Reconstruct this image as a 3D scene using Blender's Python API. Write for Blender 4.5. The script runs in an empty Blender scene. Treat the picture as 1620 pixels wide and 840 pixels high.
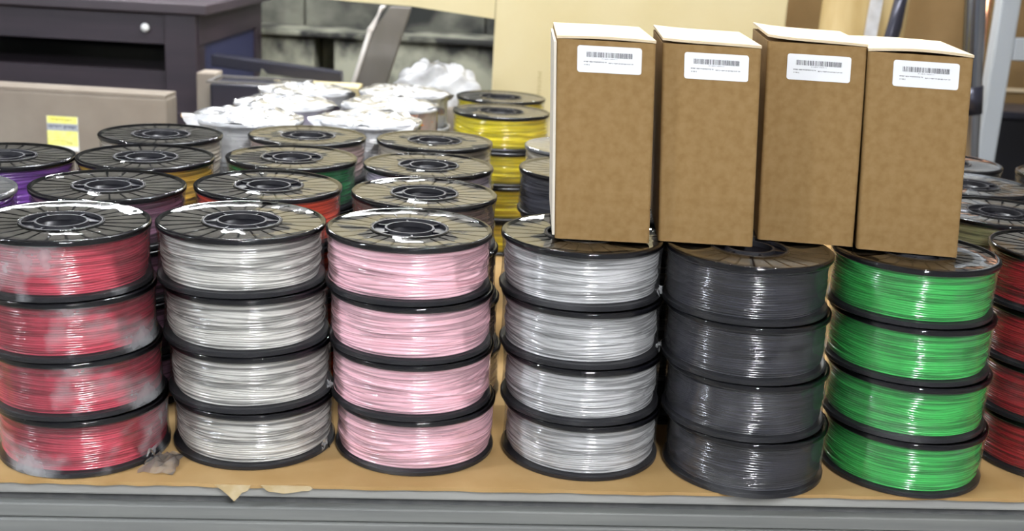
import bpy, math, random
from mathutils import Vector, Matrix
import numpy as np
R = random.Random(7)
S = bpy.context.scene
COL = S.collection
PI = math.pi
ZT = 0.75            # table top
ZS = 1.035           # top of the stacks
PITCH = 0.0713       # height of one spool

# ------------------------------------------------------------------ helpers
class MB:
    def __init__(s): s.v = []; s.f = []; s.m = []
    def add(s, vs, fs, mi=0):
        o = len(s.v); s.v += [tuple(v) for v in vs]
        for f in fs: s.f.append(tuple(i + o for i in f)); s.m.append(mi)
    def box(s, x0, x1, y0, y1, z0, z1, mi=0, M=None):
        vs = [Vector((x, y, z)) for z in (z0, z1) for y in (y0, y1) for x in (x0, x1)]
        if M: vs = [M @ v for v in vs]
        s.add(vs, [(0,2,3,1),(4,5,7,6),(0,1,5,4),(2,6,7,3),(0,4,6,2),(1,3,7,5)], mi)
    def lathe(s, prof, n=96, mi=0, closed=False, fn=None):
        vs = []
        for i in range(n):
            a = 2*PI*i/n
            for j, (r, z) in enumerate(prof):
                if fn: r, z = fn(a, j, r, z)
                vs.append((r*math.cos(a), r*math.sin(a), z))
        k = len(prof); fs = []
        for i in range(n):
            b = (i+1) % n
            for j in range(k if closed else k-1):
                l = (j+1) % k
                fs.append((i*k+j, b*k+j, b*k+l, i*k+l))
        s.add(vs, fs, mi)
    def tube(s, pts, r, n=8, mi=0, cap=True):
        pts = [Vector(p) for p in pts]; vs = []
        up = Vector((0.13, 0.31, 0.94)).normalized()
        for i, p in enumerate(pts):
            t = (pts[min(i+1, len(pts)-1)] - pts[max(i-1, 0)]).normalized()
            a = t.cross(up)
            if a.length < 1e-3: a = t.cross(Vector((1,0,0)))
            a.normalize(); b = t.cross(a)
            rr = r[i] if isinstance(r, (list, tuple)) else r
            for k in range(n):
                q = 2*PI*k/n; vs.append(p + a*rr*math.cos(q) + b*rr*math.sin(q))
        fs = [(i*n+k, i*n+(k+1) % n, (i+1)*n+(k+1) % n, (i+1)*n+k) for i in range(len(pts)-1) for k in range(n)]
        if cap: fs += [tuple(range(n))[::-1], tuple((len(pts)-1)*n+k for k in range(n))]
        s.add(vs, fs, mi)
    def mesh(s, name, mats, smooth=False):
        me = bpy.data.meshes.new(name)
        me.from_pydata(s.v, [], s.f); me.update()
        for m in (mats if isinstance(mats, (list, tuple)) else [mats]): me.materials.append(m)
        me.polygons.foreach_set('material_index', s.m)
        me.polygons.foreach_set('use_smooth', [smooth]*len(s.f))
        import bmesh
        bm = bmesh.new(); bm.from_mesh(me); bmesh.ops.recalc_face_normals(bm, faces=bm.faces); bm.to_mesh(me); bm.free()
        return me

def link(name, me, parent=None, loc=None):
    o = bpy.data.objects.new(name, me); COL.objects.link(o)
    if parent: o.parent = parent
    if loc: o.location = loc
    return o
def obj(name, mb, mats, parent=None, smooth=False, bevel=0, loc=None, rz=0):
    o = link(name, mb.mesh(name, mats, smooth), parent, loc)
    if rz: o.rotation_euler.z = rz
    if bevel:
        b = o.modifiers.new('Bevel', 'BEVEL'); b.width = bevel; b.segments = 2; b.limit_method = 'ANGLE'
    return o
def tag(o, label, cat, group=None):
    o['label'] = label; o['category'] = cat
    if group: o['group'] = group
    return o
def thing(name, label, cat, loc=(0,0,0), rz=0, group=None):
    o = bpy.data.objects.new(name, None); COL.objects.link(o)
    o.location = loc; o.rotation_euler.z = rz; o.empty_display_size = .05
    return tag(o, label, cat, group)
def struct(o): o['kind'] = 'structure'; return o

# ------------------------------------------------------------------ materials
def nodes(name):
    m = bpy.data.materials.new(name); m.use_nodes = True
    nt = m.node_tree; nt.nodes.clear()
    out = nt.nodes.new('ShaderNodeOutputMaterial')
    return m, nt, out
def N(nt, t, **k):
    n = nt.nodes.new(t)
    for a, b in k.items():
        if a in n.inputs.keys(): n.inputs[a].default_value = b
        else: setattr(n, a, b)
    return n
def coords(nt, scale=(1,1,1), kind='Object'):
    tc = N(nt, 'ShaderNodeTexCoord'); mp = N(nt, 'ShaderNodeMapping'); mp.inputs['Scale'].default_value = scale
    nt.links.new(tc.outputs[kind], mp.inputs[0]); return mp.outputs[0]
def ramp(nt, fac, stops):
    r = N(nt, 'ShaderNodeValToRGB'); nt.links.new(fac, r.inputs[0])
    el = r.color_ramp.elements
    while len(el) < len(stops): el.new(.5)
    for e, (p, c) in zip(el, stops): e.position = p; e.color = (*c, 1)
    return r.outputs[0]
def mat(name, c, rough=.5, metal=0, c2=None, scale=(8,8,8), detail=4, bump=0, bscale=None, spec=.5, lo=.35, hi=.65, coat=0, sub=0):
    m, nt, out = nodes(name)
    p = N(nt, 'ShaderNodeBsdfPrincipled', Roughness=rough, Metallic=metal)
    p.inputs['Specular IOR Level'].default_value = spec
    p.inputs['Coat Weight'].default_value = coat; p.inputs['Coat Roughness'].default_value = .07
    p.inputs['Base Color'].default_value = (*c, 1)
    if c2:
        n = N(nt, 'ShaderNodeTexNoise', Scale=1.0, Detail=detail); nt.links.new(coords(nt, scale), n.inputs['Vector'])
        nt.links.new(ramp(nt, n.outputs[0], [(lo, c), (hi, c2)]), p.inputs['Base Color'])
    if bump:
        n = N(nt, 'ShaderNodeTexNoise', Scale=1.0, Detail=5.0); nt.links.new(coords(nt, bscale or scale), n.inputs['Vector'])
        b = N(nt, 'ShaderNodeBump', Strength=bump, Distance=.002); nt.links.new(n.outputs[0], b.inputs['Height']); nt.links.new(b.outputs[0], p.inputs['Normal'])
    nt.links.new(p.outputs[0], out.inputs[0])
    return m
def film(name, milky=0.0, patch=0.0, rough=.08, gain=1.0, bump=.35, bs=30):
    m, nt, out = nodes(name)
    tr = N(nt, 'ShaderNodeBsdfTransparent'); gl = N(nt, 'ShaderNodeBsdfGlossy', Roughness=rough)
    fr = N(nt, 'ShaderNodeFresnel', IOR=1.52)
    n = N(nt, 'ShaderNodeTexNoise', Scale=1.0, Detail=3.0); nt.links.new(coords(nt, (bs, bs, bs*.8)), n.inputs['Vector'])
    b = N(nt, 'ShaderNodeBump', Strength=bump, Distance=.004)
    nt.links.new(n.outputs[0], b.inputs['Height'])
    nt.links.new(b.outputs[0], gl.inputs['Normal'])
    mu = N(nt, 'ShaderNodeMath', operation='MULTIPLY', use_clamp=True); mu.inputs[1].default_value = gain
    nt.links.new(fr.outputs[0], mu.inputs[0])
    base = tr
    if milky or patch:
        di = N(nt, 'ShaderNodeBsdfDiffuse'); di.inputs[0].default_value = (.86,.87,.9,1)
        tl = N(nt, 'ShaderNodeBsdfTranslucent'); tl.inputs[0].default_value = (.86,.87,.9,1)
        ml = N(nt, 'ShaderNodeMixShader', Fac=.3); nt.links.new(di.outputs[0], ml.inputs[1]); nt.links.new(tl.outputs[0], ml.inputs[2])
        n2 = N(nt, 'ShaderNodeTexNoise', Scale=1.0, Detail=4.0); nt.links.new(coords(nt, (14,14,14)), n2.inputs['Vector'])
        mr = N(nt, 'ShaderNodeMapRange'); mr.inputs[1].default_value = .3; mr.inputs[2].default_value = .7
        mr.inputs[3].default_value = milky*.5; mr.inputs[4].default_value = min(1, milky*1.4)
        if patch: mr.inputs[1].default_value = .56; mr.inputs[2].default_value = .72; mr.inputs[3].default_value = .02; mr.inputs[4].default_value = patch
        nt.links.new(n2.outputs[0], mr.inputs[0])
        mx = N(nt, 'ShaderNodeMixShader'); nt.links.new(mr.outputs[0], mx.inputs[0])
        nt.links.new(tr.outputs[0], mx.inputs[1]); nt.links.new(ml.outputs[0], mx.inputs[2]); base = mx
    mx = N(nt, 'ShaderNodeMixShader'); nt.links.new(mu.outputs[0], mx.inputs[0])
    nt.links.new(base.outputs[0], mx.inputs[1]); nt.links.new(gl.outputs[0], mx.inputs[2])
    nt.links.new(mx.outputs[0], out.inputs[0])
    return m
def coilmat(name, c, dark=.72, rough=.17, spec=.65):
    dark *= .72
    c2 = tuple(x*dark for x in c)  # dark streaks paint the shade between turns into the colour
    return mat(name, c2, rough=rough, c2=c, scale=(7,7,240), detail=3, spec=spec, lo=.40, hi=.52, coat=.6)
def emit(name, c, s):
    m, nt, out = nodes(name); e = N(nt, 'ShaderNodeEmission', Strength=s); e.inputs[0].default_value = (*c,1)
    nt.links.new(e.outputs[0], out.inputs[0]); return m

BLACK = mat('black_plastic', (.006,.006,.009), rough=.3, spec=.35)
PANEL_SHEEN = mat('flange_panel_sheen', (.13,.12,.105), rough=.42, c2=(.17,.16,.14), scale=(30,30,30))  # black panels greyed to carry the film's beige reflection
LIPM = mat('flange_lip', (.014,.014,.018), rough=.45)
FILM = film('shrink_film', gain=1.1, rough=.03, bump=.12)
FILMS = film('side_film', gain=.5, rough=.08, bump=.35, bs=22, patch=.07)  # whitish patches paint highlights onto the wrinkled film
MILK = film('milky_glare_film', milky=.80, rough=.22, gain=2.2, bump=1.0, bs=24)  # milky bag film, whitened further to carry the glare on it
HAZY = film('hazy_film', milky=.20, rough=.12, gain=1.5, bump=.6, bs=24)
COILS = {
 'red': coilmat('red_filament', (.62,.065,.11), .7),
 'silver': coilmat('silver_filament', (.68,.665,.62), .42),
 'pink': coilmat('pink_filament', (1.0,.60,.68), .80),
 'grey': coilmat('grey_filament', (.60,.60,.605), .62),
 'black': coilmat('black_filament', (.024,.024,.034), .4, rough=.2),
 'green': coilmat('green_filament', (.05,.52,.10), .7),
 'dark red': coilmat('dark_red_filament', (.50,.02,.03), .5),
 'violet': coilmat('violet_filament', (.20,.06,.36), .6),
 'plum': coilmat('plum_filament', (.22,.10,.16), .6),
 'orange red': coilmat('orange_red_filament', (.80,.09,.04), .6),
 'brown': coilmat('brown_filament', (.20,.13,.11), .6),
 'gold': coilmat('gold_filament', (.74,.45,.06), .6),
 'dark green': coilmat('dark_green_filament', (.02,.20,.06), .5),
 'lilac': coilmat('lilac_filament', (.56,.50,.62), .7),
 'natural': coilmat('natural_filament', (.62,.56,.46), .7),
 'rose': coilmat('rose_filament', (.66,.48,.46), .7),
 'yellow': coilmat('yellow_filament', (1.0,.84,.03), .85),
 'orange': coilmat('orange_filament', (.90,.25,.05), .7),
 'purple': coilmat('purple_filament', (.34,.16,.52), .7),
 'white': coilmat('white_filament', (.80,.80,.80), .8),
 'olive': coilmat('olive_filament', (.34,.32,.16), .6),
 'charcoal': coilmat('charcoal_filament', (.10,.10,.12), .5),
}
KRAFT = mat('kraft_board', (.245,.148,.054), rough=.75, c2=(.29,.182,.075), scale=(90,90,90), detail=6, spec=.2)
KRAFT_LIT = mat('kraft_lit', (.62,.50,.33), rough=.7, c2=(.67,.55,.38), scale=(20,20,20), spec=.2)  # kraft lightened to carry overhead light on the lids; also a tape seam
KRAFT_SIDE_LIT = mat('board_edge', (.66,.60,.50), rough=.8)  # pale tone painting the lit left face of one carton
GAPM = mat('tape_brown', (.05,.04,.035), rough=.5)
LABEL = mat('label_paper', (.80,.81,.83), rough=.55)
INK = mat('label_ink', (.10,.10,.11), rough=.6)
INK2 = mat('faded_ink', (.30,.30,.32), rough=.6)

# ------------------------------------------------------------------ the spool
ZR = .0706   # top of rim
def flange_top():
    b = MB()
    # rim ring, recessed panel with a hub hole, then an inner ring around the hub well
    b.lathe([(.0945,.0672),(.0955,ZR),(.0988,ZR),(.1,ZR-.0012),(.1,.0650),(.0992,.0638),(.028,.0638),(.028,.0640)], 128, 0)
    b.lathe([(.0480,.0672),(.0945,.0672)], 128, 1)
    b.lathe([(.0435,.0660),(.0440,.0700),(.0472,.0700),(.0480,.0674)], 96, 2)
    b.lathe([(.0305,.0655),(.0435,.0655)], 96, 0)
    b.lathe([(.0272,.0640),(.0274,.0700),(.0300,.0700),(.0305,.0655)], 96, 2)
    for k in range(24):
        M = Matrix.Rotation(2*PI*(k+.5)/24, 4, 'Z')
        vs = [M @ Vector(p) for p in ((.0485,-.0009,.0675),(.0940,-.0019,.0675),(.0940,.0019,.0675),(.0485,.0009,.0675),
                                      (.0485,-.0007,.0681),(.0940,-.0014,.0681),(.0940,.0014,.0681),(.0485,.0007,.0681))]
        b.add(vs, [(4,5,6,7),(0,1,5,4),(1,2,6,5),(2,3,7,6),(3,0,4,7)], 0)
    for k in range(6):   # webs across the dark hub well
        M = Matrix.Rotation(2*PI*(k+.2)/6, 4, 'Z')
        b.box(.0300,.0438,-.0012,.0012,.0655,.0685,0,M)
    return b.mesh('top_flange', [BLACK, PANEL_SHEEN, LIPM], False)
def flange_bottom():
    b = MB()
    b.lathe([(.028,.0002),(.0985,.0002),(.1,.0014),(.1,.0056),(.0988,.0068),(.028,.0068)], 128, 0, closed=True)
    return b.mesh('bottom_flange', [BLACK], False)
def hub_mesh():
    b = MB(); b.lathe([(.0275,.0010),(.0275,.0640),(.0300,.0640),(.0300,.0010)], 48, 0, closed=True)
    return b.mesh('hub', [BLACK], True)
def coil_mesh(seed, r0=.0948, bulge=.0012, ns=20, n=180, sub=5, messy=1.0, extra=4):
    rr = random.Random(seed)
    z0, z1 = .0068, .0638
    th = np.arange(n)*2*PI/n
    nz = ns*sub + 1
    t = np.linspace(0, 1, nz)
    T, A = np.meshgrid(t, th)
    w = np.zeros_like(T)
    for k in range(6):
        a = rr.randint(1, 5); w += rr.uniform(.15,.50)*np.sin(a*A + rr.uniform(0,6.28) + T*rr.uniform(-9,9))
    s = T*ns + w*messy*np.sin(PI*T)
    idx = np.floor(s).astype(int); fr = s - idx
    off = np.zeros_like(T)
    ph = [rr.uniform(0,6.28) for _ in range(ns+12)]; am = [rr.uniform(.0002,.0017)*messy for _ in range(ns+12)]; kk = [rr.randint(1,4) for _ in range(ns+12)]
    P = np.array(ph)[idx % (ns+12)]; Am = np.array(am)[idx % (ns+12)]; K = np.array(kk)[idx % (ns+12)]
    off = Am*np.sin(K*A + P)
    r = r0 - .0016 + off + .0017*np.sqrt(np.clip(1 - (2*fr-1)**2, 0, 1)) + bulge*np.sin(PI*T)**.6 - .0016*(np.abs(2*T-1)**8)
    r = np.minimum(r, .0982)
    Z = z0 + (z1-z0)*T
    V = np.stack([r*np.cos(A), r*np.sin(A), Z], -1).reshape(-1,3)
    b = MB(); fs = []
    for i in range(n):
        q = (i+1) % n
        for j in range(nz-1): fs.append((i*nz+j, q*nz+j, q*nz+j+1, i*nz+j+1))
    b.add(V.tolist(), fs)
    for k in range(extra):      # loose turns that cross over the others
        a0 = rr.uniform(0, 2*PI); da = rr.uniform(1.0, 2.6)*rr.choice((-1,1)); za = rr.uniform(.014,.056); dz = rr.uniform(-.020,.020)
        pts = []
        for i in range(36):
            u = i/35; zz = min(.0605, max(.010, za + dz*u)); lift = math.sin(PI*u)
            q = r0 - .0012 + bulge + .0016*lift**.5
            pts.append((q*math.cos(a0+da*u), q*math.sin(a0+da*u), zz))
        b.tube(pts, .00085, 6)
    return b.mesh('filament_coil', [COILS['grey']], True)
def wrap_mesh(seed, crumple=1.0, rc=.0978, flare=0):
    rr = random.Random(seed)
    prof = []
    prof += [(.0470, ZR - .0016, 0), (.0464, ZR - .0007, 0)]
    for u in np.linspace(0, 1, 17): prof.append((.0458+(.0962-.0458)*u, ZR - .0005 + .0006*u - .0022*math.sin(PI*u), 0))
    prof.append((.0972, ZR+.00018, 0))
    prof += [(.0985, ZR+.0002, 0), (.1004, ZR-.0010, 0), (.1006,.0652, .2), (.0997,.0630,.5)]
    for u in np.linspace(0, 1, 12)[1:-1]: prof.append((rc + .0012*abs(2*u-1)**3, .0625-.0545*u, 1))
    prof += [(.0997,.0075,.5), (.1006,.0055,.2), (.1004,.0012,0)]
    ws = [(rr.randint(2,26), rr.uniform(0,6.28), rr.uniform(.2,1), rr.uniform(-60,60)) for _ in range(9)]
    tw = [(rr.randint(3,18), rr.uniform(0,6.28), rr.uniform(.2,1)) for _ in range(6)]
    def fn(a, j, r, z):
        side = prof[j][2]
        if side:
            d = sum(w*math.sin(k*a+p+z*s) for k,p,w,s in ws)/4.5
            r += .0007*crumple*side*d
        elif .05 < r < .095:
            d = sum(w*math.sin(k*a+p) for k,p,w in tw)/3
            q = math.sin(PI*(r-.046)/.05)
            z += .00022*crumple*d*q
        if flare and r > .09 and z > .06:
            d = sum(w*math.sin(k*a+p) for k,p,w in tw)/3
            r += flare*.4*max(0,d); z += flare*.12*max(-.2, d)
        return r, z
    b = MB(); b.lathe([(p[0], p[1]) for p in prof], 144, 0, fn=fn)
    # side faces carry the second film look
    k = len(prof); nf = []
    b.m = [0 if (i % (k-1)) < 22 else 1 for i in range(len(b.f))]
    return b.mesh('shrink_wrap', [FILM, FILMS], True)

TOPF, BOTF, HUBM = flange_top(), flange_bottom(), hub_mesh()
COIL_HI = {c: coil_mesh(11+i, **k) for i, (c, k) in enumerate({
    'neat': dict(r0=.0945, bulge=.0010, messy=.7), 'neat2': dict(r0=.0945, bulge=.0010, messy=.8),
    'loose': dict(r0=.0950, bulge=.0016, ns=16, messy=1.5, extra=7), 'loose2': dict(r0=.0950, bulge=.0016, ns=16, messy=1.6, extra=8),
    'slim': dict(r0=.0925, bulge=.0018, ns=18, messy=1.2, extra=5), 'slim2': dict(r0=.0925, bulge=.0018, ns=18, messy=1.3, extra=6)}.items())}
COIL_LO = [coil_mesh(51+i, ns=16, n=72, sub=3, extra=2) for i in range(2)]
WRAPS = [wrap_mesh(3), wrap_mesh(4, 1.4), wrap_mesh(5, 1.8), wrap_mesh(6, 1.0)]
WRAPB = [wrap_mesh(8, 4.0, flare=.008), wrap_mesh(9, 4.6, flare=.012)]

proto = None
def make_spool():
    t = thing('filament_spool', '', 'spool')
    link('top_flange', TOPF, t); link('bottom_flange', BOTF, t); link('hub', HUBM, t)
    link('filament_coil', COIL_HI['neat'], t); link('shrink_wrap', WRAPS[0], t)
    return t
proto = make_spool(); used = False
def copy_spool():
    r = proto.copy(); COL.objects.link(r)
    for ch in list(proto.children):
        c = ch.copy(); COL.objects.link(c); c.parent = r
    return r
def child(o, nm):
    return next(c for c in o.children if c.name.split('.')[0] == nm)
GROUP = 'wrapped filament spools stacked on the table'
def spool(x, y, z, rz, colour, coil, wrap, wmats, label, tilt=(0,0)):
    global used
    o = copy_spool() if used else proto
    used = True
    o.location = (x, y, z); o.rotation_euler = (tilt[0], tilt[1], rz)
    c = child(o, 'filament_coil'); c.data = coil
    c.material_slots[0].link = 'OBJECT'; c.material_slots[0].material = COILS[colour]
    w = child(o, 'shrink_wrap'); w.data = wrap
    for i, m in enumerate(wmats):
        w.material_slots[i].link = 'OBJECT'; w.material_slots[i].material = m
    o['label'] = label; o['group'] = GROUP
    SP.append(o)
    return o

SP = []
LV = ['topmost', 'second from the top', 'third from the top', 'lowest']
MILKS = film('bag_side_film', milky=.34, rough=.16, gain=1.4, bump=.9, bs=24)
HAZS = film('red_stack_side_film', gain=.8, rough=.12, bump=.5, bs=16, patch=.40)
CL, HZ, MK = (FILM, FILMS), (HAZY, FILMS), (MILK, MILKS)
# key: top centre x,y ; base shift ; colour ; coil style ; wrap ; label wording
STACKS = [
 ((-.526,1.303),(.016,.008),'red','neat',0,'red','front stack at the far left'),
 ((-.328,1.353),(.017,.003),'silver','slim',0,'silver grey','front stack second from left'),
 ((-.126,1.359),(.016,.005),'pink','loose',0,'pink','in the front row'),
 ((.085,1.378),(.016,-.004),'grey','slim',0,'plain grey','front stack under the leftmost box'),
 ((.285,1.356),(.023,-.003),'black','neat',0,'black','front stack under the middle boxes'),
 ((.494,1.383),(.020,-.006),'green','neat',0,'bright green','front stack under the rightmost box'),
 ((.711,1.434),(.020,0),'dark red','neat',0,'dark red','front stack cut by the right edge'),
 ((-.740,1.430),(.017,0),'violet','lo',1,'violet','left picture edge, behind the red stack'),
 ((-.542,1.504),(.017,0),'plum','lo',0,'dark plum','second row, between red and silver stacks'),
 ((-.340,1.558),(.017,0),'orange red','lo',0,'orange red','second row, behind the silver stack'),
 ((-.126,1.561),(.017,0),'brown','lo',0,'brown','second row, just behind the pink stack'),
 ((-.751,1.660),(.017,0),'violet','lo',0,'bright violet','left edge stack below the yellow sticker'),
 ((-.557,1.708),(.017,0),'gold','lo',0,'gold','third row on the left'),
 ((-.349,1.766),(.017,0),'dark green','lo',0,'dark green','third row, white film around its rim'),
 ((-.137,1.762),(.017,0),'lilac','lo',0,'pale lilac','third row in line with the pink'),
 ((.103,1.795),(.017,0),'charcoal','lo',0,'charcoal','half hidden left of the boxes'),
 ((-.595,1.906),(.017,0),'natural','lo',0,'natural','fourth row on the left'),
 ((-.362,1.967),(.017,0),'rose','lo',0,'pale rose','fourth row in the middle'),
 ((-.145,1.986),(.017,0),'natural','lo',0,'natural','fourth row in line with the pink'),
 ((.111,2.000),(.017,0),'natural','lo',1,'natural','behind the charcoal stack by the boxes'),
 ((-.500,2.125),(.017,0),'white','lo',2,'white','cloudy bag, leftmost in the back rows'),
 ((-.285,2.175),(.017,0),'white','lo',2,'white','cloudy bag, in front of the orange stack'),
 ((-.268,2.385),(.017,0),'orange','lo',2,'orange','cloudy bag, in the back rows'),
 ((-.262,2.600),(.017,0),'natural','lo',2,'natural','cloudy bag, behind the orange stack'),
 ((-.475,2.335),(.017,0),'purple','lo',2,'purple','cloudy bag, left of the orange stack'),
 ((-.475,2.550),(.017,0),'white','lo',2,'white','cloudy bag, rearmost on the left'),
 ((-.039,2.382),(.014,0),'yellow','lo',0,'yellow','nearer of the two yellow stacks'),
 ((-.045,2.605),(.014,0),'yellow','lo',0,'yellow','farther of the two yellow stacks'),
 ((.192,1.560),(.018,0),'black','lo',1,'black','hidden behind the leftmost boxes'),
 ((.700,1.640),(.018,0),'olive','lo',0,'olive','right of the boxes, behind the dark red'),
 ((.730,1.845),(.018,0),'charcoal','lo',0,'charcoal','right of the boxes, behind the olive stack'),
 ((.940,1.760),(.018,0),'black','lo',0,'black','right picture edge, beside the olive stack'),
 ((.758,2.050),(.018,0),'charcoal','lo',0,'charcoal','rearmost right of the boxes'),
 ((.965,1.975),(.018,0),'black','lo',0,'black','right picture edge, rearmost there'),
]
for si, (top, sh, colour, style, wr, cn, where) in enumerate(STACKS):
    for k in range(4):
        u = k/3.5
        jx, jy = (R.uniform(-.0012,.0012), R.uniform(-.0012,.0012)) if k else (0, 0)
        x, y = top[0]+sh[0]*u+jx, top[1]+sh[1]*u+jy
        if style == 'lo':
            coil = COIL_LO[(si+k) % 2]; 
        else:
            coil = COIL_HI[style if (k % 2 == 0) else style+'2']
        if wr == 2: wrap, wm = WRAPB[(si+k) % 2], MK
        elif wr == 1: wrap, wm = WRAPS[(si+k) % 4], HZ
        else: wrap, wm = WRAPS[(si+k) % 4], CL
        if cn == 'red': wm = (FILM, HAZS)
        spool(x, y, ZS - PITCH*(k+1), PI/2*R.randint(0,3)+R.uniform(-.05,.05), colour, coil, wrap, wm,
              '%s filament spool, %s, %s' % (cn, LV[k], where))

# ------------------------------------------------------------------ table
RZ = math.atan(.077)
def TW(u, v=0, z=0):   # table frame -> world; u along the front edge, v into the table
    return Vector((-.573+u*math.cos(RZ)-v*math.sin(RZ), 1.204+u*math.sin(RZ)+v*math.cos(RZ), z))
GREY = mat('table_grey', (.15,.155,.15), rough=.6, c2=(.19,.195,.185), scale=(4,60,90), detail=5, bump=.3)
GREYL = mat('table_edge_metal', (.33,.33,.32), rough=.45, c2=(.40,.40,.38), scale=(6,40,60), metal=.2)
GREYD = mat('table_groove', (.085,.088,.09), rough=.7, c2=(.12,.12,.12), scale=(50,50,8))
CARD = mat('table_cardboard', (.36,.22,.085), rough=.8, c2=(.44,.29,.13), scale=(9,9,9), detail=5, spec=.15)
U0, U1, V1 = -.55, 1.95, 1.48
tb = thing('work_table', 'grey work table with ridged metal apron carrying all the spools', 'table', TW(0), RZ)
b = MB(); b.box(U0, U1, .004, V1, .7295, .7455); obj('table_top', b, GREYL, tb, bevel=.003)
b = MB(); b.box(U0+.01, U1-.01, .016, .036, .7180, .7300); obj('recess_strip', b, GREYD, tb)
b = MB(); b.box(U0, U1, .002, .034, .7005, .7180)
obj('upper_apron', b, GREY, tb, bevel=.002)
b = MB(); b.box(U0, U1, -.001, .034, .6790, .6995); obj('lower_apron', b, GREY, tb, bevel=.002)
for u, v in ((U0+.06,.06),(U1-.06,.06),(U0+.06,V1-.06),(U1-.06,V1-.06)):
    b = MB(); b.box(u-.025,u+.025,v-.025,v+.025,0,.73); obj('leg', b, GREY, tb, bevel=.003)
# cardboard sheet with a torn front edge
pts = []
def edge(u):
    r = .0008*math.sin(u*41)+.0006*math.sin(u*97+1)
    if u < .36: r += .0012*math.sin(u*150)
    return r - .003
n = 260; top = []; fr_ = []
us = [U0+.01+(U1-U0-.02)*i/n for i in range(n+1)]
for u in us: fr_.append((u, edge(u)))
b = MB(); vs = []; fs = []
for i, (u, v) in enumerate(fr_):
    vs += [(u, v, .7455), (u, v, ZT-.0002), (u, V1-.02, ZT-.0002), (u, V1-.02, .7455)]
for i in range(n):
    a = i*4; c = a+4
    fs += [(a,c,c+1,a+1),(a+1,c+1,c+2,a+2),(a+2,c+2,c+3,a+3),(a+3,c+3,c,a)]
fs += [(0,1,2,3),(n*4+3,n*4+2,n*4+1,n*4)]
b.add(vs, fs)
cs = tag(obj('cardboard_sheet', b, CARD, loc=TW(0), rz=RZ), 'brown cardboard sheet covering the table top under the spools', 'cardboard sheet')
# torn bits hanging over the edge (part of the sheet)
def torn(outline, y0, thick=.0016):
    b = MB(); m = len(outline)
    b.add([(u, y0, z) for u, z in outline]+[(u, y0-thick, z) for u, z in outline],
          [tuple(range(m)), tuple(range(m, 2*m))[::-1]] + [(i, (i+1) % m, m+(i+1) % m, m+i) for i in range(m)])
    return b
TORN = mat('torn_cardboard', (.44,.33,.17), rough=.85, c2=(.52,.42,.26), scale=(60,60,60))
b = torn([(.243,.7495),(.250,.7440),(.256,.7390),(.261,.7335),(.265,.7290),(.270,.7345),(.274,.7400),(.281,.7430),(.284,.7495)], -.0042)
obj('torn_tip', b, TORN, cs, loc=(0,0,0))
b = torn([(.296,.7497),(.299,.7470),(.304,.7425),(.311,.7418),(.322,.7400),(.331,.7412),(.342,.7435),(.351,.7440),(.356,.7475),(.352,.7499)], -.0044)
obj('torn_strip', b, TORN, cs)

# loose bag film thrown over the cloudy stacks: a part of each topmost bagged spool
def bag_flap(seed, rx, ry, h, tail):
    rr = random.Random(seed); b = MB(); vs = []; nr, na = 16, 56
    ws = [(rr.randint(2,9), rr.uniform(0,6.28), rr.uniform(4,22), rr.uniform(0,6.28), rr.uniform(.3,1)) for _ in range(12)]
    for j in range(nr+1):
        q = j/nr
        for i in range(na):
            a = 2*PI*i/na
            d = sum(w*math.sin(k*a+p)*math.sin(l*q+m) for k,p,l,m,w in ws)/3
            e = 1 + .10*math.sin(3*a+seed) + .06*math.sin(7*a+2*seed)
            z = h*(.55+.45*d)*(1-.55*q*q)
            if q > .8: z -= .012*(q-.8)/.2*(1+math.sin(5*a))
            z = max(z, .0008) if q <= .86 else z
            ex = tail*max(0, math.cos(a-2.9))**4*q
            vs.append(((rx*e+ex)*q*math.cos(a), (ry*e)*q*math.sin(a), z + ex*.12*q))
    b.add(vs, [(j*na+i, j*na+(i+1)%na, (j+1)*na+(i+1)%na, (j+1)*na+i) for j in range(nr) for i in range(na)])
    return b.mesh('bag_film', [MILK], True)
for o in [o for o in list(COL.objects) if o.name.startswith('filament_spool') and 'cloudy' in o['label'] and 'topmost' in o['label']]:
    sd = int(o.location.x*1000) % 97 + 3
    tail = .03 if 'leftmost' in o['label'] else .008
    f_ = link('bag_film', bag_flap(sd, .100, .098, .013, tail), o, (0,0,.0712)); f_.rotation_euler.z = -o.rotation_euler.z

# gathered ends of the wrap that stick out between the flanges
def film_tail(seed, n=7):
    rr = random.Random(seed); b = MB(); vs = []
    for i in range(n):
        for j in range(n):
            u, v = i/(n-1), j/(n-1)*2-1
            vs.append((.0985+.007*u*rr.uniform(.6,1.1), v*(.002+.007*u)+rr.uniform(-.001,.001), .014+(rr.uniform(-1,1)*.003+.005*math.sin(v*4+seed))*(.3+u)))
    b.add(vs, [(i*n+j,(i+1)*n+j,(i+1)*n+j+1,i*n+j+1) for i in range(n-1) for j in range(n-1)])
    return b.mesh('film_tail', [HAZY], False)
for idx, ang in ((10,-165),(12,-24),(13,-20),(3,-24),(7,-22)):
    o = SP[idx]; f_ = link('film_tail', film_tail(idx), o); f_.rotation_euler.z = math.radians(ang) - o.rotation_euler.z

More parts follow.
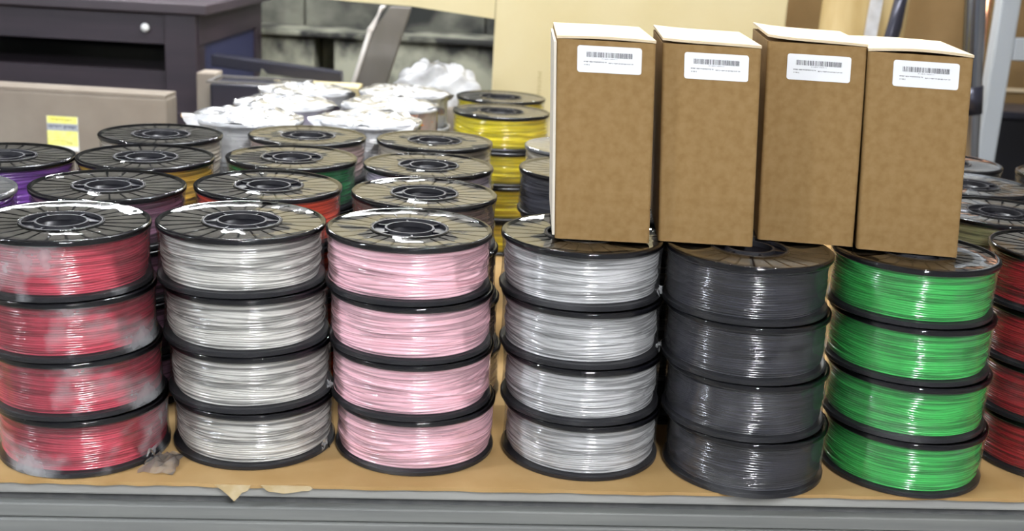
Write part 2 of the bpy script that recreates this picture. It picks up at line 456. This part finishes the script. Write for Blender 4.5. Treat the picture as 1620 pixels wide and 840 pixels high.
# crumpled film scrap on the table between the red and silver stacks
def crumple(name, cx, cy, z, rx, ry, h, m, seed, nu=9, nv=8):
    rr = random.Random(seed); b = MB(); vs = []
    for i in range(nu):
        for j in range(nv):
            u, v = i/(nu-1)*2-1, j/(nv-1)*2-1
            d = max(0, 1-(u*u+v*v)*.6)
            vs.append((cx+u*rx*(1+.15*rr.uniform(-1,1)), cy+v*ry*(1+.15*rr.uniform(-1,1)), z+h*d*rr.uniform(.1,1)))
    b.add(vs, [(i*nv+j,(i+1)*nv+j,(i+1)*nv+j+1,i*nv+j+1) for i in range(nu-1) for j in range(nv-1)])
    return obj(name, b, m)
c = TW(.172, .045)
tag(crumple('plastic_scrap', c.x, c.y, ZT+.0005, .020, .026, .014, HAZY, 5), 'crumpled clear film scrap on the table between red and silver stacks', 'plastic scrap')

# ------------------------------------------------------------------ the four cartons on the spools
def carton(x0, y0, x1, y1, h, lean, ly, lx, depth, label, crown=.0, zr=0, lip=0, side=False):
    # front-bottom-left (x0,y0) to front-bottom-right (x1,y1)
    ang = math.radians(zr); w = (x1-x0)/math.cos(ang)-.005
    t = thing('carton', label, 'box', (x0, y0, ZS+.0003), ang, 'brown cartons standing on the spools')
    b = MB(); th = .003
    # body: soft-cornered upright walls, slightly racked to the left like a carton that was leant on
    def sk(x, y, z): return (x + lean*z/h, y, z)
    nz = 8; ring = []
    rc = .004
    out = []
    for cx, cy, a0 in ((w-rc, rc, -PI/2), (w-rc, depth-rc, 0), (rc, depth-rc, PI/2), (rc, rc, PI)):
        for i in range(5): a = a0 + i*PI/8; out.append((cx+rc*math.cos(a), cy+rc*math.sin(a)))
    m = len(out); vs = []
    for k in range(nz+1):
        z = h*k/nz; bow = .0012*math.sin(PI*k/nz)
        for (x, y) in out:
            bx = bow*(1 if y < rc*1.2 else 0)
            vs.append(sk(x, y-bx, z))
    fs = [(k*m+i, k*m+(i+1) % m, (k+1)*m+(i+1) % m, (k+1)*m+i) for k in range(nz) for i in range(m)]
    fs += [tuple(range(m))[::-1], tuple(nz*m+i for i in range(m))]
    b.add(vs, fs)
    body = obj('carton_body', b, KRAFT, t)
    # lid flap: slightly crowned board lying on top, painted in its overhead-lit tone
    b = MB(); vs = []; nx = 10
    for i in range(nx+1):
        x = w*i/nx; zc = crown*math.sin(PI*i/nx)
        for yy, zz in ((-.0012, 0), (-.0012, th), (depth, th), (depth, 0)):
            vs.append(sk(x, yy, h+.0004+zz + (zc if yy < .1 else zc*.4) + lip*(1-i/nx)**4*.010))
    fs = []
    for i in range(nx):
        a = i*4; c = a+4
        fs += [(a,c,c+1,a+1),(a+1,c+1,c+2,a+2),(a+2,c+2,c+3,a+3),(a+3,c+3,c,a)]
    fs += [(0,1,2,3),(nx*4+3,nx*4+2,nx*4+1,nx*4)]
    b.add(vs, fs); obj('lid_flap', b, KRAFT_LIT, t)
    # thin sheet painting the left face in its lit tone
    b = MB(); vs = []
    zs = [h*.985, h*.7, h*.35, .004]
    for z in zs:
        for xx, yy in ((-.0032, .0015), (-.0002, .0015), (-.0002, depth*.94), (-.0032, depth*.94)): vs.append(sk(xx, yy, z))
    fs = []
    for i in range(3):
        a = i*4; c = a+4; fs += [(a,a+1,c+1,c),(a+1,a+2,c+2,c+1),(a+2,a+3,c+3,c+2),(a+3,a,c,c+3)]
    fs += [(0,1,2,3),(12,13,14,15)]
    b.add(vs, fs)
    if side: obj('lit_side_face', b, KRAFT_SIDE_LIT, t)
    # sticker
    lw, lh = .0735, .0300
    st = bpy.data.objects.new('sticker', None)
    def q(x, z, d): return (x + lean*z/h, -.0014-d, z)
    b = MB(); rr = .003; o2 = []
    for cx, cz, a0 in ((lx+lw-rr, h-ly-rr, 0), (lx+rr, h-ly-rr, PI/2), (lx+rr, h-ly-lh+rr, PI), (lx+lw-rr, h-ly-lh+rr, 1.5*PI)):
        for i in range(5): a = a0+i*PI/8; o2.append((cx+rr*math.cos(a), cz+rr*math.sin(a)))
    mm = len(o2)
    b.add([q(x, z, .0002) for x, z in o2]+[q(x, z, -.0012) for x, z in o2], [tuple(range(mm))]+[(i,(i+1) % mm,mm+(i+1) % mm,mm+i) for i in range(mm)])
    s = obj('sticker', b, LABEL, t); s['label'] = 'white barcode sticker'
    rb = random.Random(21)
    b = MB()
    def bar(x0_, x1_, z0_, z1_, mi=0):
        b.add([q(x0_, z0_, .0004), q(x1_, z0_, .0004), q(x1_, z1_, .0004), q(x0_, z1_, .0004)], [(0,1,2,3)], mi)
    x = lx + .0105; zt = h-ly-.0068
    while x < lx+lw-.0105:
        bw = rb.choice((.00035,.0005,.0008,.0011)); bar(x, x+bw, zt-.0058, zt); x += bw + rb.choice((.0004,.0006,.0009))
    def line(xa, xb, z, hh, mi=1):
        x = xa
        while x < xb:
            ww = rb.uniform(.0004,.0011); bar(x, min(x+ww, xb), z-hh*rb.uniform(.6,1), z, mi); x += ww+rb.choice((.0003,.0004,.0010))
    line(lx+.028, lx+.0455, zt-.0068, .0011)
    line(lx+.0075, lx+.0335, zt-.0105, .0013, 0); line(lx+.036, lx+.0640, zt-.0113, .0012, 0)
    line(lx+.0078, lx+.0140, zt-.0141, .0012, 0)
    obj('barcode_print', b, [INK, INK2], s)
    return t
carton(.049,1.337,.167,1.345,.234,-.012,.0060,.0235,.215,'leftmost brown carton, standing on the plain grey spools',crown=.0015,side=True)
carton(.174,1.352,.292,1.366,.234,-.015,.0085,.0255,.215,'second brown carton from the left, over the black spools',crown=.0010,zr=-3,lip=.3)
carton(.300,1.386,.420,1.398,.240,-.014,.0125,.0240,.220,'third brown carton from the left, tallest, with lifted flap corner',crown=.0015,zr=-6,lip=.5)
carton(.417,1.366,.538,1.373,.236,-.017,.0075,.0290,.215,'rightmost brown carton, standing on the bright green spools',crown=.0030,zr=-9)

# ------------------------------------------------------------------ room
def coords_wall(): pass
WALLM = mat('old_concrete_wall', (.008,.009,.008), rough=.9, c2=(.125,.125,.10), scale=(4.5,4.5,5.5), detail=7, lo=.42, hi=.68, bump=.5)
LEDGEM = mat('pale_concrete', (.010,.010,.009), rough=.9, c2=(.24,.24,.185), scale=(6,6,5), detail=7, lo=.42, hi=.58)
FLOORM = mat('floor_concrete', (.16,.155,.145), rough=.8, c2=(.25,.24,.225), scale=(2,2,2), detail=6)
PLAIN = mat('painted_wall', (.42,.40,.36), rough=.9, c2=(.50,.48,.44), scale=(1.5,1.5,1.5))
CEIL = mat('ceiling_paint', (.55,.55,.55), rough=.95)
X0, X1, Y0, Y1, HC = -4.0, 4.5, -3.5, 4.6, 3.2
b = MB(); b.box(X0,X1,Y0,Y1,-.1,0); struct(obj('floor', b, FLOORM))
b = MB(); b.box(X0,X1,Y0,Y1,HC,HC+.1); struct(obj('ceiling', b, CEIL))
# back wall with block joints modelled as relief
b = MB(); b.box(X0,X1,Y1-.0,Y1+.2,0,HC)
bh = .30; rw = random.Random(3); zc = 0; row = 0
while zc < HC-.01:
    xx = X0 - (row % 2)*.35
    while xx < X1:
        a, c_ = max(X0, xx+.003), min(X1, xx+.70-.003)
        if c_ > a+.02: b.box(a, c_, Y1-.05-rw.uniform(0,.012), Y1, zc+.003, min(HC, zc+bh-.003))
        xx += .70
    zc += bh; row += 1
struct(obj('wall_back', b, WALLM, bevel=.006))
b = MB()
zl = ZS - .035
xs = [X0, -2.2, -1.45, -.765, -.700, .10, .9, 1.7, X1]
for i in range(len(xs)-1):
    if abs(xs[i]+.765) < .001: b.box(xs[i], xs[i+1], 4.44, 4.55, zl-.36, zl-.012); continue
    b.box(xs[i]+.004, xs[i+1]-.004, 4.30, 4.55, zl-.34, zl-.008)
b.box(X0, X1, 4.28, 4.55, zl-.008, zl+.012)
b.box(X0, X1, 4.30, 4.55, 0, zl-.345)
struct(obj('trim_1', b, LEDGEM, bevel=.006))
b = MB(); b.box(X0-.1,X0,Y0,Y1,0,HC); struct(obj('wall_left', b, PLAIN))
b = MB(); b.box(X1,X1+.1,Y0,Y1,0,HC); struct(obj('wall_right', b, PLAIN))

# ------------------------------------------------------------------ background things
WOOD = mat('dark_bench_wood', (.016,.010,.016), rough=.5, c2=(.026,.016,.023), scale=(3,3,40), detail=5)
WOODL = mat('bench_top_wood', (.030,.022,.028), rough=.5, c2=(.042,.03,.036), scale=(3,30,3))
SHADE_NAVY = mat('shade_navy', (.016,.019,.060), rough=.6)  # under-bench shade and bluish haze put into the panels' colour
KNOB = mat('white_knob', (.8,.8,.8), rough=.3)
bz = ZS + .112
t = thing('workbench', 'dark brown wooden bench with apron and square legs at upper left', 'bench', (-1.9,3.4,0))
b = MB(); b.box(0-.6,.985,-.02,.86,bz-.030,bz); obj('bench_top', b, WOODL, t, bevel=.004)
b = MB(); b.box(-.56,.955,.012,.035,bz-.120,bz-.030); obj('apron', b, WOOD, t)
b = MB(); b.box(.925,.952,.035,.80,bz-.120,bz-.030); obj('apron', b, WOOD, t)
b = MB(); b.box(-.56,.93,.03,.80,bz-.275,bz-.200); obj('lower_shelf', b, WOOD, t)
b = MB(); b.box(.925,.940,.09,.76,.1,bz-.1205); obj('shade_side_panel', b, SHADE_NAVY, t)  # dark sheet added across the open side to stand for its shade
b = MB(); b.box(-.56,.93,.78,.80,.2,bz-.1205); obj('back_panel', b, SHADE_NAVY, t)
for lx_, ly_ in ((.855,0),(.855,.76),(-.58,0),(-.58,.76)):
    b = MB(); b.box(lx_,lx_+.095,ly_,ly_+.09,0,bz-.030); obj('leg', b, WOOD, t, bevel=.004)
b = MB(); b.lathe([(0,-.0),(.010,0),(.013,.008),(.010,.018),(0,.022)], 20)
k = obj('knob', b, KNOB, t, smooth=True, loc=(.800,.012,bz-.075)); k.rotation_euler = (PI/2,0,0); k['label'] = 'white round knob'

GREYKRAFT = mat('grey_tan_board', (.22,.185,.15), rough=.8, c2=(.255,.22,.18), scale=(10,10,10), spec=.15)
t = thing('large_carton', 'large grey-tan carton at left behind the spools with a yellow sticker', 'box', (-1.95,2.87,0), math.radians(-1.2))
H1 = ZS-.072
b = MB(); b.box(0,1.075,0,.09,0,H1-.012); obj('carton_body', b, GREYKRAFT, t, bevel=.006)
b = MB(); b.box(.002,1.073,.002,.044,H1-.012,H1-.004); obj('lid_flap', b, GREYKRAFT, t)
b = MB(); b.box(.002,1.073,.048,.088,H1-.012,H1-.004); obj('lid_flap', b, GREYKRAFT, t)
YEL = mat('yellow_sticker', (.80,.76,.16), rough=.6, c2=(.84,.82,.32), scale=(40,40,40)); BAND = mat('sticker_band', (.36,.38,.42), rough=.6); DKB = mat('sticker_ink', (.12,.14,.18), rough=.6); OCH = mat('sticker_ochre', (.55,.50,.08), rough=.6)
WHT = mat('sticker_white', (.78,.78,.76), rough=.6)
def rect(b, x0, x1, z0, z1, y, mi): b.add([(x0,y,z0),(x1,y,z0),(x1,y,z1),(x0,y,z1)], [(0,1,2,3)], mi)
b = MB(); sx0, sx1 = .775, .853; zt_ = ZS-.142; zb_ = ZS-.228
b.box(sx0, sx1, -.0012, 0, zb_, zt_, 3)
rect(b, sx0+.001, sx1-.001, zt_-.018, zt_, -.0016, 0); rect(b, sx0, sx1, zt_-.036, zt_-.018, -.0016, 1)
rect(b, sx0, sx1-.001, zb_+.012, zt_-.036, -.0016, 0)
rr_ = random.Random(4)
for z, h_, mi, x0_, x1_ in ((zt_-.006,.006,4,.01,.062),(zt_-.022,.008,2,.004,.036),(zt_-.022,.009,2,.042,.074),(zt_-.046,.002,4,.012,.05),(zt_-.052,.002,4,.012,.055),(zt_-.060,.002,4,.016,.05),(zb_+.022,.006,4,.048,.058)):
    x = sx0+x0_
    while x < sx0+x1_:
        w_ = rr_.uniform(.002,.006); rect(b, x, x+w_, z-h_*rr_.uniform(.5,1), z, -.0019, mi); x += w_+.0015
s = obj('sticker', b, [YEL, BAND, DKB, WHT, OCH], t); s['label'] = 'yellow sticker with a grey band'

BEIGE = mat('pale_beige_board', (.56,.475,.27), rough=.8, c2=(.60,.52,.32), scale=(4,4,4), spec=.15)
t = thing('tall_carton', 'tall pale beige carton standing behind the brown cartons, flap open leftwards', 'box', (-.08,3.10,0))
b = MB(); b.box(0,.762,0,.55,0,1.55); obj('carton_body', b, BEIGE, t, bevel=.006)
b = MB(); fx = [(-.001,ZS+.135),(-.001,1.55),(-.62,1.55),(-.62,ZS+.172),(-.38,ZS+.160),(-.221,ZS+.156)]
m_ = len(fx)
b.add([(x,.008,z) for x,z in fx]+[(x,.016,z) for x,z in fx],[tuple(range(m_)),tuple(range(m_,2*m_))[::-1]]+[(i,(i+1)%m_,m_+(i+1)%m_,m_+i) for i in range(m_)])
obj('open_flap', b, BEIGE, t)
b = MB(); z = ZS+.006
PR = mat('carton_print', (.34,.27,.13), rough=.7)
while z > ZS-.058:
    hh = rr_.uniform(.004,.008); 
    for q_ in range(3): rect(b, .122+q_*.0032+rr_.uniform(0,.001), .1242+q_*.0032, z-hh, z-rr_.uniform(0,.002), -.0008, 0)
    z -= hh+.0022
obj('printed_lettering', b, PR, t)

BROWNB = mat('brown_board', (.19,.12,.05), rough=.8, c2=(.225,.145,.065), scale=(8,8,8), spec=.15)
t = thing('brown_crate_carton', 'big brown carton filling the background at upper right', 'box', (.76,3.62,0))
b = MB(); b.box(0,1.5,0,.7,0,1.45); obj('carton_body', b, BROWNB, t, bevel=.006)
b = MB(); b.box(.0,1.5,-.004,-.0005,1.0,1.012); obj('tape_seam', b, KRAFT_LIT, t)
# folded kraft paper, its white highlight a painted strip, leaning in front of it
KP = mat('kraft_paper', (.44,.31,.12), rough=.6, c2=(.60,.47,.24), scale=(14,14,5), detail=5)
b = MB()
pz = ZS+.10; A = [(-.03,0,0),(.19,0,0),(.235,.10,.60),(.02,.10,.60)]
nn = 14; vs = []
for j in range(nn+1):
    v = j/nn
    for i in range(nn+1):
        u = i/nn
        p = Vector(A[0]).lerp(Vector(A[1]), u).lerp(Vector(A[3]).lerp(Vector(A[2]), u), v)
        p.y += .010*math.sin(u*9+v*3)+.006*math.sin(v*11-u*4)
        vs.append(p)
F = [(j*(nn+1)+i, j*(nn+1)+i+1, (j+1)*(nn+1)+i+1, (j+1)*(nn+1)+i) for j in range(nn) for i in range(nn)]
b.add(vs, F)
o = thing('folded_kraft_paper', 'folded yellowish kraft paper with a painted highlight strip behind the cartons', 'kraft paper', (.765,3.02,.42))
b2 = obj('paper_sheet', b, KP, o, smooth=True); b2.scale = (1,1,1.9)
sm = b2.modifiers.new('Solidify','SOLIDIFY'); sm.thickness = .003
b = MB(); b.add([(.075,-.016,.25),(.105,-.016,.25),(.175,.08,1.14),(.140,.08,1.14)], [(0,1,2,3)])
s2 = obj('highlight_strip', b, MILK, o); s2.modifiers.new('Solidify','SOLIDIFY').thickness = .001  # white highlight on the paper, built as a milky strip

CHROME = mat('chrome_steel', (.30,.31,.35), rough=.22, metal=1.0)
DARKM = mat('dark_metal', (.03,.03,.045), rough=.3, metal=.4)
SILV = mat('silver_paint', (.52,.56,.60), rough=.4, metal=.3)
t = thing('steel_post', 'round dark steel post beside the rightmost carton, leaning slightly left', 'post', (1.27,2.98,0))
b = MB(); b.lathe([(0,0),(.055,0),(.055,.015),(.034,.022),(.030,.05),(0,.05)], 40); obj('post_base', b, DARKM, t)
b = MB(); b.tube([(0,0,.04),(-.055,0,.45),(-.110,0,.92),(-.150,0,1.29),(-.18,0,1.62)], .0262, 24); obj('post_tube', b, CHROME, t, smooth=True)
b = MB(); b.tube([(-.119,-.0,ZS-.03),(-.127,0,ZS+.04)], .030, 24); obj('post_sleeve', b, DARKM, t, smooth=True)
t = tag(obj('black_tube', (lambda b: (b.tube([(.72,2.94,0.012),(.935,3.00,ZS+.18),(.965,3.05,ZS+.34)], .0185, 20), b)[1])(MB()), DARKM, smooth=True), 'thick black metal tube slanting up behind the rightmost carton', 'tube')
COPPER = mat('copper', (.85,.40,.22), rough=.3, metal=.9)
tag(obj('copper_pipe', (lambda b: (b.tube([(1.275,3.30,0),(1.275,3.30,1.7)], .011, 14), b)[1])(MB()), COPPER, smooth=True), 'thin copper pipe standing between steel post and silver rack', 'pipe')
t = thing('steel_rack', 'silver metal rack with crossbars at the right edge of the picture', 'rack', (1.235,3.16,0))
for lx_ in (.022, .72):
    b = MB(); b.box(lx_,lx_+.054,0,.05,0,1.7); obj('upright', b, SILV, t, bevel=.007)
    b = MB(); b.box(lx_-.004,lx_+.058,-.09,.10,0,.03); obj('foot', b, SILV, t)
for z_ in (ZS+.095, .45):
    b = MB(); b.box(.0765,.7195,.004,.046,z_,z_+.060); obj('crossbar', b, SILV, t, bevel=.004)
t = thing('black_bin', 'tall black plastic bin behind the silver rack upright', 'bin', (1.31,3.36,0))
b = MB(); b.box(0,.36,0,.2,0,.95); obj('bin_body', b, BLACK, t, bevel=.01)
b = MB(); b.box(-.01,.37,-.01,.21,.95,.97); obj('bin_rim', b, DARKM, t, bevel=.005)

# plank, rail, tray and small boxes in the middle
PL = mat('grey_plank', (.085,.078,.07), rough=.7, c2=(.11,.10,.092), scale=(12,12,4)); PLE = mat('plank_edge', (.56,.53,.52), rough=.6)
t = thing('leaning_board', 'grey board with pale rounded edge leaning left of the beige carton', 'board', (-.75,3.55,0))
def plankm(x0, x1, y0, y1, m, nm):
    b = MB(); vs = []; nz_ = 16
    for k in range(nz_+1):
        z = (ZS+.123)*k/nz_; u = (z-(ZS-.133))/.256
        dx = .245 + .075*u
        rnd = max(0, (z-(ZS+.085)))/.038
        xa, xb = x0+dx, x1+dx
        if rnd: xa += .03*rnd**2.2
        for x, y in ((xa,y0),(xb,y0),(xb,y1),(xa,y1)): vs.append((x,y+.04*k/nz_,z))
    fs = [(k*4+i,k*4+(i+1)%4,(k+1)*4+(i+1)%4,(k+1)*4+i) for k in range(nz_) for i in range(4)]
    fs += [(3,2,1,0), tuple(nz_*4+i for i in range(4))]
    b.add(vs, fs); return obj(nm, b, m, t, bevel=.003)
plankm(-.012, .082, .0, .030, PL, 'board_panel'); plankm(-.026, -.0125, -.004, .034, PLE, 'board_edge')
t = thing('low_rail', 'dark horizontal rail between the bench and the leaning board', 'rail', (0,0,0))
b = MB(); b.add([(-.925,3.46,ZS-.070),(-.54,3.46,ZS-.104),(-.54,3.52,ZS-.104),(-.925,3.52,ZS-.070),(-.925,3.46,ZS-.037),(-.54,3.46,ZS-.070),(-.54,3.52,ZS-.070),(-.925,3.52,ZS-.037)],
    [(0,1,2,3),(4,5,6,7),(0,1,5,4),(1,2,6,5),(2,3,7,6),(3,0,4,7)]); obj('rail_bar', b, DARKM, t, bevel=.003)
for x in (-.90, -.60):
    b = MB(); b.box(x-.015,x+.015,3.475,3.505,0,ZS-.100); obj('leg', b, DARKM, t)
t = thing('black_tray_bin', 'open black plastic bin with a pale rim behind the bagged spools', 'bin', (-.80,2.97,0))
b = MB(); b.box(0,.24,0,.12,0,ZS-.055); obj('bin_body', b, DARKM, t, bevel=.008)
b = MB()
for a_ in ((-.006,.246,-.006,.004),(-.006,.246,.116,.126),(-.006,.004,.004,.116),(.236,.246,.004,.116)): b.box(a_[0],a_[1],a_[2],a_[3],ZS-.0545,ZS-.049)
obj('bin_rim', b, PL, t)
tag(obj('brown_carton', (lambda b: (b.box(-.870,-.818,3.10,3.18,0,ZS-.046), b)[1])(MB()), GREYKRAFT, bevel=.005), 'narrow brown carton right of the bench leg', 'box')
t = thing('pale_carton', 'low pale carton with raised flap under the dark rail', 'box', (-.76,3.34,0))
b = MB(); b.box(0,.29,0,.10,0,ZS-.095); obj('carton_body', b, BEIGE, t, bevel=.004)
b = MB(); b.add([(.0,.0,ZS-.095),(.055,.0,ZS-.095),(.012,.0,ZS-.055),(0,.003,ZS-.095),(.055,.003,ZS-.095),(.012,.003,ZS-.055)],[(0,1,2),(5,4,3),(0,1,4,3),(1,2,5,4),(2,0,3,5)]); obj('raised_flap', b, LEDGEM, t)
t = tag(obj('support_carton', (lambda b: (b.box(-.34,-.10,2.90,3.06,0,ZS-.075), b)[1])(MB()), GREYKRAFT, bevel=.005), 'brown carton under the white plastic bag', 'box')
b = MB(); rr_ = random.Random(9)
ph_ = [(rr_.randint(2,7), rr_.uniform(0,6), rr_.randint(1,5), rr_.uniform(0,6)) for _ in range(7)]
vs = []; nu, nv = 40, 20
for j in range(nv+1):
    v = PI/2*j/nv
    for i in range(nu):
        a = 2*PI*i/nu; d = 1+.10*sum(math.sin(k*a+p)*math.sin(l*v*2+q) for k,p,l,q in ph_)/1.6
        vs.append((.115*d*math.cos(a)*math.cos(v)**.6, .075*d*math.sin(a)*math.cos(v)**.6, .095*d*math.sin(v)))
b.add(vs, [(j*nu+i, j*nu+(i+1)%nu, (j+1)*nu+(i+1)%nu, (j+1)*nu+i) for j in range(nv) for i in range(nu)])
tag(obj('plastic_bag', b, film('bag_film', milky=.75, rough=.2, gain=1.5, bump=1.0, bs=18), smooth=True, loc=(-.215,2.98,ZS-.0745)), 'crumpled whitish plastic bag between yellow spools and leaning board', 'bag')

# ------------------------------------------------------------------ lamps
TUBE = emit('tube_glow', (.93,.97,1.0), 110)
HOUS = mat('lamp_housing', (.7,.7,.7), rough=.5)
def lamp(name, x, y, z, L, ang, label, s=None, hang=True, power=0, r=.019):
    t = thing('ceiling_light', label, 'light', (x,y,z), ang, 'fluorescent shop lights under the ceiling')
    b = MB(); b.box(-L/2-.03,L/2+.03,-.06,.06,.03,.07); obj('housing', b, HOUS, t, bevel=.004)
    b = MB(); b.tube([(-L/2,0,-r+.019),(L/2,0,-r+.019)], r, 14); tb_ = obj('tube', b, s or TUBE, t, smooth=True)
    for x_ in (-L/2-.008, L/2+.008):
        b = MB(); b.box(x_-.008,x_+.008,-.02,.02,-.022,.031); obj('socket', b, HOUS, t)
    for x_ in (-L*.35, L*.35):
        b = MB(); b.box(x_-.004,x_+.004,-.004,.004,.07,HC-z-.0005); obj('hanger', b, HOUS, t)
    if power:
        ld = bpy.data.lights.new('ceiling_light_glow','AREA'); ld.shape='RECTANGLE'; ld.size=L; ld.size_y=.05; ld.energy=power; ld.color=(.95,.97,1)
        lo = bpy.data.objects.new('ceiling_light_glow', ld); COL.objects.link(lo); lo.parent=t; lo.location=(0,0,-2*r)
BTUBE = emit('cool_tube_glow', (.82,.90,1.0), 480)
RTUBE = emit('white_tube_glow', (.95,.97,1.0), 150)
DTUBE = emit('bright_tube_glow', (.95,.97,1.0), 950)
for xl_, an_, wh_ in ((-1.38,110,'leftmost, over the bench'),(-.88,102,'second from the left'),(-.36,94,'middle of the row'),(.20,85,'second from the right'),(.95,74,'rightmost')):  # unseen tubes added in a row to streak each stack column's film
    lamp('a', xl_, 3.50, 1.98, .8, math.radians(an_-6), 'added hanging tube light in the row near the back wall, '+wh_, RTUBE, power=7, r=.0125)
lamp('d', .55, -1.0, 2.35, 1.5, math.radians(80), 'hanging tube light behind the camera', DTUBE, power=22, r=.016)
lamp('e', -2.2, .30, 2.1, 1.2, math.radians(20), 'hanging tube light to the left of the camera', BTUBE, power=32, r=.018)
lamp('f', .2, 1.9, 3.0, 1.5, math.radians(0), 'tube light above the spool table', power=90)

w = bpy.data.worlds.new('World'); S.world = w; w.use_nodes = True
bg = w.node_tree.nodes['Background']; bg.inputs[0].default_value = (.88,.94,1.0,1); bg.inputs[1].default_value = .42

# ------------------------------------------------------------------ camera
cd = bpy.data.cameras.new('Camera'); cam = bpy.data.objects.new('Camera', cd); COL.objects.link(cam)
cd.sensor_fit = 'HORIZONTAL'; cd.sensor_width = 36; cd.lens = 1831.78/1620*36
cam.location = (0, 0, ZS+.34076)
pt, rl = .27483738, .05405261
f = Vector((0, math.cos(pt), -math.sin(pt))); up0 = Vector((0, math.sin(pt), math.cos(pt))); rt0 = Vector((1,0,0))
rt = rt0*math.cos(rl) + up0*math.sin(rl); up = -rt0*math.sin(rl) + up0*math.cos(rl)
M = Matrix((rt, up, -f)).transposed()
cam.rotation_euler = M.to_euler()
cd.dof.use_dof = True; cd.dof.focus_distance = 1.45; cd.dof.aperture_fstop = 5.6
cd.clip_start = .05
S.camera = cam
S.view_settings.view_transform = 'Standard'; S.view_settings.look = 'None'; S.view_settings.exposure = -0.45; S.view_settings.gamma = 1
S.view_settings.use_curve_mapping = False
S.cycles.transparent_max_bounces = 24
